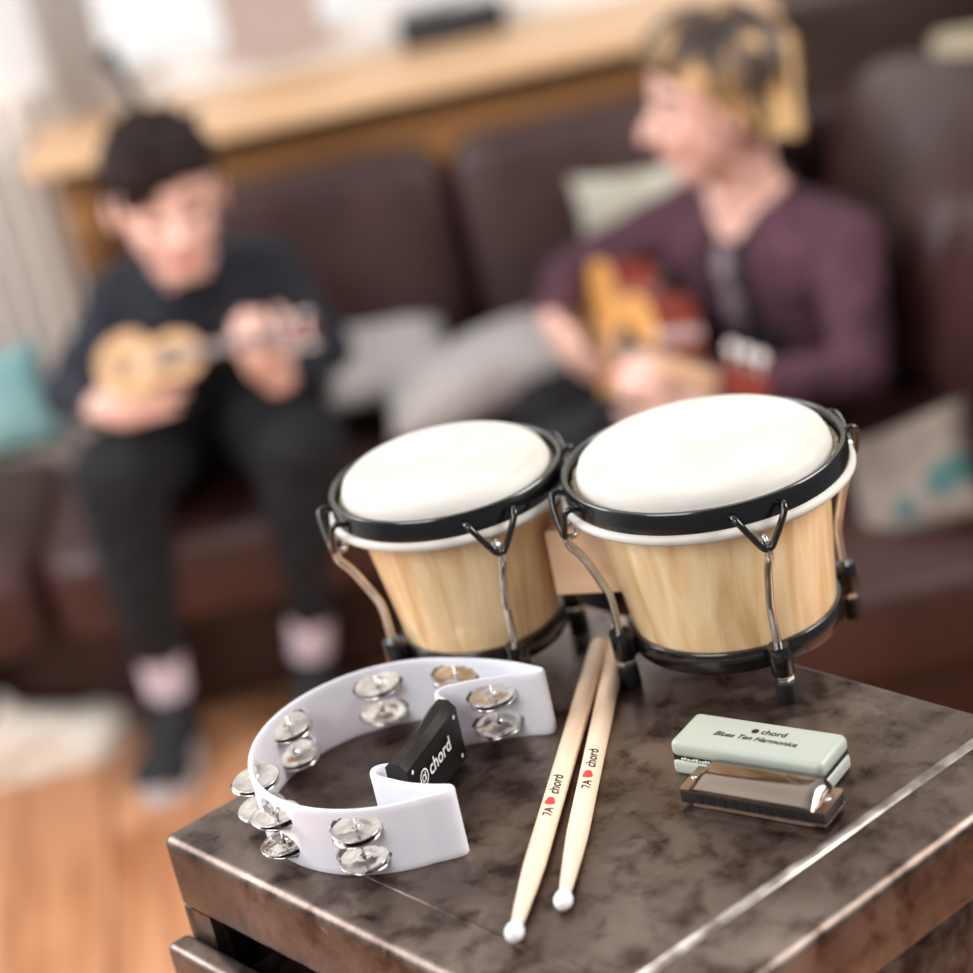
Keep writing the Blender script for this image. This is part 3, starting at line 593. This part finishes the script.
# ------------------------------------------------------------------ bongos
bongo = thing('bongo_drums', 'pair of joined natural wood bongo drums with black rims and cream skins', 'drum', (.07, 1.40, T))
def drum(cx, cy, Rr, Rh, Rs0, Rs1, phase):
    before = set(bongo.children_recursive)
    cx -= .07; cy -= 1.40; Tm = Matrix.Translation((cx, cy, 0)); s = Rr / .106
    obj('drum_shell', lathe([(Rs1 - .006, .030), (Rs1, .030), (Rs1 + (Rs0 - Rs1) * .5 + .0006, .09), (Rs0, .141), (Rs0 - .006, .141), (Rs1 + (Rs0 - Rs1) * .5 - .006, .09)], 96, Tm, True), M['shell'], bongo, autosmooth=40)
    obj('bottom_ring', lathe([(Rs1 + .0008, .024), (Rs1 + .0042, .024), (Rs1 + .0052, .0255), (Rs1 + .0052, .0385), (Rs1 + .0042, .040), (Rs1 + .0008, .040)], 96, Tm, True), M['blackm'], bongo, autosmooth=40)
    ho = []
    for k in range(16): a = 2 * pi * k / 16; ho.append((Rr + .0002 + .0048 * cos(a), .1425 + .0040 * sin(a)))
    hoop = obj('flesh_hoop', add_lathe(lathe(ho, 96, Tm, True), [(Rs0 - .001, .1395), (Rr, .1395), (Rr, .1455), (Rs0 - .001, .1455)], 96, Tm, True), M['hide'], bongo)
    obj('rim', lathe([(Rr - .003, .1455), (Rr + .0005, .1455), (Rr + .0015, .1465), (Rr + .0015, .1605), (Rr + .0005, .162), (Rr - .0022, .162), (Rr - .003, .161)], 128, Tm, True), M['blackm'], bongo, autosmooth=40)
    hd = obj('drum_head', lathe([(Rr - .0035, .144), (Rh + .0045, .147), (Rh + .0015, .153), (Rh, .161), (Rh - .0025, .1665), (Rh - .0070, .1702), (Rh - .0130, .1717), (Rh - .025, .1724), (Rh * .5, .1727), (0, .1728)], 128, Tm), M['hide'], bongo)
    b = new(); n = 120; pts = []
    for k in range(n + 1):
        a = 2 * pi * k / n; r = Rr - .0070 + .0010 * noise.noise(Vector((cos(a) * 22, sin(a) * 22, cx * 9)))
        pts.append((cx + r * cos(a), cy + r * sin(a), .1535 + .0022 * noise.noise(Vector((cos(a) * 30, sin(a) * 30, 4)))))
    obj('skin_edge', add_tube(b, pts, [.0027 + .0009 * noise.noise(Vector((k * .9, 0, 2))) for k in range(n + 1)], 8), M['hideedge'], hd)
    for k in range(4):
        a = rad(phase) + k * pi / 2; Z = Matrix.Translation((cx, cy, 0)) @ Matrix.Rotation(a, 4, 'Z')
        def part(nm, bm, mm, par=bongo): bmesh.ops.transform(bm, matrix=Z, verts=bm.verts); return obj(nm, bm, mm, par, autosmooth=45)
        q = Rr + .0080; rb = Rs1 + .0145
        rod = part('tension_rod', tube(smooth_path([(q + .0005, 0, .1285), (q, 0, .121), (q - .008, 0, .108), (rb + .003, 0, .082), (rb + .0005, 0, .072), (rb, 0, .055), (rb, 0, .014)], 6), .0031, 12), M['steel'])
        part('rod_eye', tube([(q + .001 - .004 + .0052 * cos(2 * pi * i / 16), 0, .1325 + .0052 * sin(2 * pi * i / 16)) for i in range(17)], .0022, 8), M['steel'], rod)
        part('hook', tube(smooth_path([(Rr - .001, -.0180, .153), (Rr + .006, -.0180, .1555), (Rr + .0100, -.0150, .150), (q + .0025, -.004, .1315), (q + .002, 0, .1297), (q + .0025, .004, .1315), (Rr + .0100, .0150, .150), (Rr + .006, .0180, .1555), (Rr - .001, .0180, .153)], 6), .0024, 10), M['blackm'], rod)
        lug = part('lug', add_lathe(add_box(new(), Rs1 + .005, rb + .004, -.0070, .0070, .024, .043, bev=.003, seg=3), [(0, .022), (.0072, .022), (.0080, .0235), (.0080, .0435), (.0072, .045), (0, .045)], 24, Matrix.Translation((rb, 0, 0))), M['blackm'])
        part('nut', lathe([(0, .0165), (.0062, .0165), (.0068, .018), (.0068, .0215), (.0062, .0225), (0, .0225)], 6, Matrix.Translation((rb, 0, 0))), M['chrome'], lug)
        part('rubber_foot', lathe([(0, 0), (.0070, 0), (.0078, .001), (.0074, .016), (.006, .017), (0, .017)], 24, Matrix.Translation((rb, 0, 0))), M['rubber'], lug)
    for o_ in set(bongo.children_recursive) - before:      # the drums sit with a very slight lean
        for v in o_.data.vertices: v.co.x += (.15 - v.co.z) * .035
drum(.1545, 1.369, .1005, .0905, .0860, .0735, -80)
drum(-.0275, 1.438, .0865, .0780, .0735, .0580, -74)
b = box(-.028, .030, -.026, .026, .066, .118, bev=.001, seg=1)
bmesh.ops.transform(b, matrix=Matrix.Translation((-.001 + .0, .003, 0)) @ Matrix.Rotation(rad(-21), 4, 'Z'), verts=b.verts)
obj('centre_block', b, M['block'], bongo, smooth=False)

# ------------------------------------------------------------------ tambourine
tam = thing('tambourine', 'white crescent tambourine with paired silver jingles and a black hand grip', 'tambourine', (-.10, 1.272, T))
TC = Vector((-.100, 1.272)); path = []
def pv(x, y): return Vector((x, y)) - TC
ctrl = [(-.0985, 1.2235), (-.105, 1.2265), (-.1125, 1.2255), (-.1145, 1.2195), (-.1105, 1.2130), (-.1020, 1.2050), (-.0912, 1.1960), (-.078, 1.1885), (-.0665, 1.1835), (-.0635, 1.1815), (-.0630, 1.1785), (-.0655, 1.1762), (-.0720, 1.1750)]
path += [pv(*c) for c in ctrl]
for a in range(280, 59, -4):
    r = .0985
    path.append(Vector((cos(rad(a)), sin(rad(a)))) * r)
for c in [(-.0330, 1.3485), (-.0120, 1.3345), (.0010, 1.3230), (.0090, 1.3150), (.0110, 1.3115), (.0085, 1.3085), (.0030, 1.3090), (-.0100, 1.3130), (-.0300, 1.3165), (-.0500, 1.3175), (-.0600, 1.3165), (-.0650, 1.3110), (-.0640, 1.3040), (-.0600, 1.2990)]: path.append(pv(*c))
sp_ = smooth_path([(p.x, p.y, 0) for p in path], 4)
# resample evenly
ds = .0012; res_ = [sp_[0]]; acc = 0
for p, q in zip(sp_, sp_[1:]):
    L = (q - p).length; d = ds - acc
    while d <= L: res_.append(p.lerp(q, d / L)); d += ds
    acc = (acc + L) % ds
SP = res_; NS = len(SP)
def nearest(x, y):
    v = pv(x, y); return min(range(NS), key=lambda i: (SP[i].xy - v).length)
stations = [TC + .0985 * Vector((cos(rad(a)), sin(rad(a)))) for a in (253, 213, 181, 140, 95, 60)]
st_idx = [nearest(p.x, p.y) for p in stations] + [nearest(-.027, 1.3162)]
H = .050; zl = [0, .0012] + [.0050 + .0016 * k for k in range(12)] + [.0270 + .0016 * k for k in range(12)] + [.0488, .050]
hw_ = .0188 / ds
def is_hole(i, j):
    zc_ = (zl[j] + zl[j + 1]) / 2 if j + 1 < len(zl) else 0
    for c0 in (.0138, .0358):
        f = abs(zc_ - c0) / .0088
        if f < 1 and any(abs(i + .5 - s) < hw_ * (1 - f ** 2.6) ** (1 / 2.6) for s in st_idx): return True
    return False
tn = []
for i in range(NS):
    d = (SP[min(i + 1, NS - 1)] - SP[max(i - 1, 0)]).normalized(); tn.append(Vector((-d.y, d.x, 0)))
th = .0016; b = new(); V = {}
for i in range(NS):
    for j, z in enumerate(zl):
        tt = th * (.55 if j in (0, len(zl) - 1) else 1)
        V[(i, j, 0)] = b.verts.new(SP[i] + tn[i] * tt + Vector((0, 0, z))); V[(i, j, 1)] = b.verts.new(SP[i] - tn[i] * tt + Vector((0, 0, z)))
J_ = len(zl)
for i in range(NS - 1):
    for j in range(J_ - 1):
        if is_hole(i, j): continue
        for s in (0, 1):
            b.faces.new((V[(i, j, s)], V[(i + 1, j, s)], V[(i + 1, j + 1, s)], V[(i, j + 1, s)]))
        if j == 0 or is_hole(i, j - 1): b.faces.new((V[(i, j, 0)], V[(i + 1, j, 0)], V[(i + 1, j, 1)], V[(i, j, 1)]))
        if j == J_ - 2 or is_hole(i, j + 1): b.faces.new((V[(i, j + 1, 0)], V[(i + 1, j + 1, 0)], V[(i + 1, j + 1, 1)], V[(i, j + 1, 1)]))
        if i == 0 or is_hole(i - 1, j): b.faces.new((V[(i, j, 0)], V[(i, j + 1, 0)], V[(i, j + 1, 1)], V[(i, j, 1)]))
        if i == NS - 2 or is_hole(i + 1, j): b.faces.new((V[(i + 1, j, 0)], V[(i + 1, j + 1, 0)], V[(i + 1, j + 1, 1)], V[(i + 1, j, 1)]))
obj('frame', b, M['whitepl'], tam, autosmooth=50)
rnd = random.Random(8)
for s in st_idx:
    c = SP[s]; pin = obj('pin', tube([(c.x, c.y, .003), (c.x, c.y, .047)], .0010, 8), M['steel'], tam)
    for zc in (.0115, .0345):
        for dz in (0, .0034):
            q = 1 if dz else -1
            prof = [(.0012, .0010), (.0040, .0014), (.0060, .0012), (.0090, .0002), (.0150, .0003), (.0164, .0008), (.0172, .0004), (.0150, -.0002), (.0090, -.0003), (.006, .0007), (.004, .0009), (.0012, .0005)]
            prof = [(r, z * q) for r, z in prof]
            tl = Euler((rad(rnd.uniform(-3, 6)), rad(rnd.uniform(-5, 5)), 0)).to_matrix().to_4x4()
            off = tn[s] * rnd.uniform(-.001, .001)
            obj('jingle', lathe(prof, 40, Matrix.Translation((c.x + off.x, c.y + off.y, zc + dz * .8 - .0015)) @ tl, True), M['jingle'], pin)
# grip between the two inner ends
g0 = Vector((-.0990, 1.2215)) - TC; g1 = Vector((-.0605, 1.2965)) - TC; gd = (g1 - g0).normalized(); gl = (g1 - g0).length; gn = Vector((gd.y, -gd.x))   # gn points to the side with the lettering
b = new(); n = 24; rows = []
for i in range(n + 1):
    t_ = i / n; y = t_ * gl; wv = .0088 + .0010 * cos(t_ * 2 * pi) ; hump = .0012 * cos(t_ * 2 * pi)
    zt_ = .0495 + hump; zb_ = .0015
    sec = [(-wv + .004, zb_), (wv - .003, zb_), (wv, zb_ + .003), (wv, zt_ - .0055), (wv - .0045, zt_), (-wv * .25, zt_ + .0008), (-wv + .0055, zt_ - .001), (-wv, zt_ - .006), (-wv, zb_ + .004)]
    rows.append([b.verts.new((g0.x + gd.x * y + gn.x * (s_ - .002), g0.y + gd.y * y + gn.y * (s_ - .002), z)) for s_, z in sec])
for A, B in zip(rows, rows[1:]):
    for k in range(9): b.faces.new((A[k], A[(k + 1) % 9], B[(k + 1) % 9], B[k]))
b.faces.new(rows[0]); b.faces.new(rows[-1])
grip = obj('grip', b, M['grip'], tam, autosmooth=25)
def on_plane(bm, origin, xdir, ydir, par, m_, name, ndir=None, off=.0003):
    x = Vector(xdir).normalized(); y = Vector(ydir); y = (y - x * y.dot(x)).normalized(); n = x.cross(y)
    mm = Matrix((x, y, n)).transposed().to_4x4(); mm.translation = Vector(origin) + n * off
    bmesh.ops.transform(bm, matrix=mm, verts=bm.verts); return obj(name, bm, m_, par, smooth=False)
gx = Vector((gd.x, gd.y, 0)); gN = Vector((gn.x, gn.y, 0)); side0 = Vector((g0.x, g0.y, 0)) + gN * .0080
tb = text_mesh('chord', .0150)
for v in tb.verts: v.co.x += .0088; v.co.y -= .0045
lg = bmesh.new(); logo(lg, .0063); merge(tb, lg)
# ties: text climbs along the grip
on_plane(tb, side0 + gx * .0205 + Vector((0, 0, .0285)), gx, Vector((0, 0, 1)), grip, M['letter'], 'lettering')
for yy, zz in ((.007, .041), (gl - .007, .041), (gl - .007, .010)):
    q = bmesh.new(); disc2(q, 0, 0, .0016); on_plane(q, side0 + gx * yy + Vector((0, 0, zz)), gx, Vector((0, 0, 1)), grip, M['letter'], 'screw')

# ------------------------------------------------------------------ drum sticks
def stick(label, tip, butt):
    tip = Vector(tip); butt = Vector(butt); L = (butt - tip).length; R0 = .0072
    t = thing('drumstick', label, 'drumstick', (tip.x, tip.y, T), 0, 'pair of drumsticks')
    d = (butt - tip).normalized(); drop = 0
    a = Vector((0, 0, R0)); bq = Vector((d.x * L, d.y * L, R0)); mt = align(a, bq)
    prof = [(0, .0085), (.0032, .009), (.0036, .014), (.0046, .028), (.0062, .056), (.0071, .078), (R0, .095), (R0, L - .006), (.0066, L - .0025), (.0045, L - .0004), (0, L)]
    st = obj('shaft', lathe(prof, 32, mt), M['stick'], t)
    obj('tip', lathe([(0, -.0005), (.0030, .0002), (.0052, .0028), (.0060, .0062), (.0055, .0100), (.0040, .0128), (.0034, .0135), (0, .0135)], 28, mt), M['nylon'], t)
    # print: runs along the stick and wraps on its upper face, reading towards the butt
    side = Vector((-d.y, d.x)); up0 = Vector((0, 0, 1))
    def wrap(bm, s0, m_, name):
        bmesh.ops.triangulate(bm, faces=bm.faces)
        for _ in range(4): bmesh.ops.subdivide_edges(bm, edges=[e for e in bm.edges if e.calc_length() > .0011], cuts=1)
        bmesh.ops.triangulate(bm, faces=bm.faces)
        for v in bm.verts:
            along = s0 + v.co.x; ang = (v.co.y) / R0 + PRINT; off = R0 + .00018
            p = Vector((d.x * along, d.y * along, R0)) + Vector((side.x, side.y, 0)) * sin(ang) * off + up0 * cos(ang) * off; v.co = p
        me = bm; obj(name, me, m_, st, smooth=False)
    PRINT = -.12
    k = bmesh.new(); tt_ = text_mesh('7A', .0086)
    for v in tt_.verts: v.co.y -= .0035
    wrap(tt_, .122, M['ink'], 'print')
    rb = bmesh.new(); disc2(rb, .0035, 0, .0036); disc2(rb, .0062, 0, .0028); 
    bmesh.ops.subdivide_edges(rb, edges=list(rb.edges), cuts=1)
    bmesh.ops.triangulate(rb, faces=rb.faces); bmesh.ops.subdivide_edges(rb, edges=list(rb.edges), cuts=3, use_grid_fill=True); wrap(rb, .135, M['red'], 'badge')
    tt_ = text_mesh('chord', .0098)
    for v in tt_.verts: v.co.y -= .0038
    wrap(tt_, .148, M['ink'], 'print')
    return t
stick('left drumstick of the pair, lying nearer the tambourine with its tip closest to the front', (-.0425, 1.0620, 0), (.0590, 1.414, 0))
stick('right drumstick of the pair, its butt reaching under the larger drum', (-.0095, 1.0840, 0), (.0800, 1.440, 0))

# ------------------------------------------------------------------ harmonica and its case
hang = math.atan2(-.066, .080)
case = thing('harmonica_case', 'grey green hinged plastic harmonica case lying behind the harmonica', 'case', (.1386, 1.1995, T), rad(-38.6))
obj('lower_shell', box(-.0565, .0565, -.0200, .0205, 0, .0118, bev=.0038, seg=4), M['case'], case, autosmooth=50)
b = box(-.0565, .0565, -.0200, .0205, .0132, .0260, bev=.0050, seg=5)
lid = obj('lid', b, M['case'], case, autosmooth=50)
obj('liner', box(-.0550, .0550, -.0183, .0190, .009, .017), M['darkgap'], case, smooth=False)
b = new()
for k in range(44):
    xx = -.048 + .096 * k / 43; add_box(b, xx - .0009, xx + .0009, -.0194, -.0180, .0117 + .0003 * sin(k * 2.3), .0133 + .0005 * sin(k * 1.7), bev=.0003, seg=1)
obj('liner_edge', b, M['zip'], case)
tb = text_mesh('chord', .0078)
for v in tb.verts: v.co.x += .0045; v.co.y -= .0022
lg = bmesh.new(); disc2(lg, 0, 0, .0026); merge(tb, lg)
zlid = .0299
def lidz(bm):
    for v in bm.verts: v.co.z = .02625
    return bm
for v in tb.verts: v.co.x += -.004; v.co.y += .0062
obj('lettering', lidz(tb), M['ink'], lid, smooth=False)
tb = text_mesh('Blues Ten Harmonica', .0070, .35)
for v in tb.verts: v.co.x += -.0305; v.co.y += -.0048
obj('lettering', lidz(tb), M['ink'], lid, smooth=False)

har = thing('harmonica', 'silver ten-hole harmonica with black comb lying in front of the grey case', 'harmonica', (.1293, 1.1550, T), rad(-38.2))
HL = .0520
comb = obj('comb', box(-HL, HL, -.0135, .0155, .0050, .0130, bev=.0012, seg=2), M['comb'], har, autosmooth=40)
b = new()
for k in range(10): add_box(b, -.0395 + k * .0082, -.0395 + k * .0082 + .0050, -.0139, -.0132, .0062, .0118)
obj('blow_hole', b, M['hole'], comb, smooth=False)
for zz in (.0037, .0130): obj('reed_plate', box(-HL, HL, -.0130, .0150, zz, zz + .0013), M['cover'], har, smooth=False)
def cover(sgn, z0):
    xs = [-.0450, -.0440, -.0405, -.036, .036, .0405, .0440, .0450]; yp = [(-.0142, 0), (-.0140, .0022), (-.0105, .0036), (-.0050, .0068), (.0010, .0078), (.0090, .0078), (.0150, .0072)]
    hx = [0.0, .35, .85, 1, 1, .85, .35, 0.0]
    b = new(); g = [[b.verts.new((x, y, z0 + sgn * (z * h + .0001))) for (y, z) in yp] for x, h in zip(xs, hx)]
    for A, B in zip(g, g[1:]):
        for k in range(len(yp) - 1): b.faces.new((A[k], A[k + 1], B[k + 1], B[k]))
    o = obj('cover_plate', b, M['cover'], har, autosmooth=35); s = o.modifiers.new('s', 'SOLIDIFY'); s.thickness = .0006; return o
cover(1, .0143); cover(-1, .0037 + .0045) if False else None
b = box(-.044, .044, -.0120, .0130, .0000, .0037, bev=.0016, seg=3); obj('cover_plate', b, M['cover'], har, autosmooth=40)
for xx in (-.0478, .0478): obj('screw', lathe([(0, .0143), (.0019, .0143), (.0017, .0154), (0, .0157)], 16, Matrix.Translation((xx, .001, 0))), M['chrome'], har)
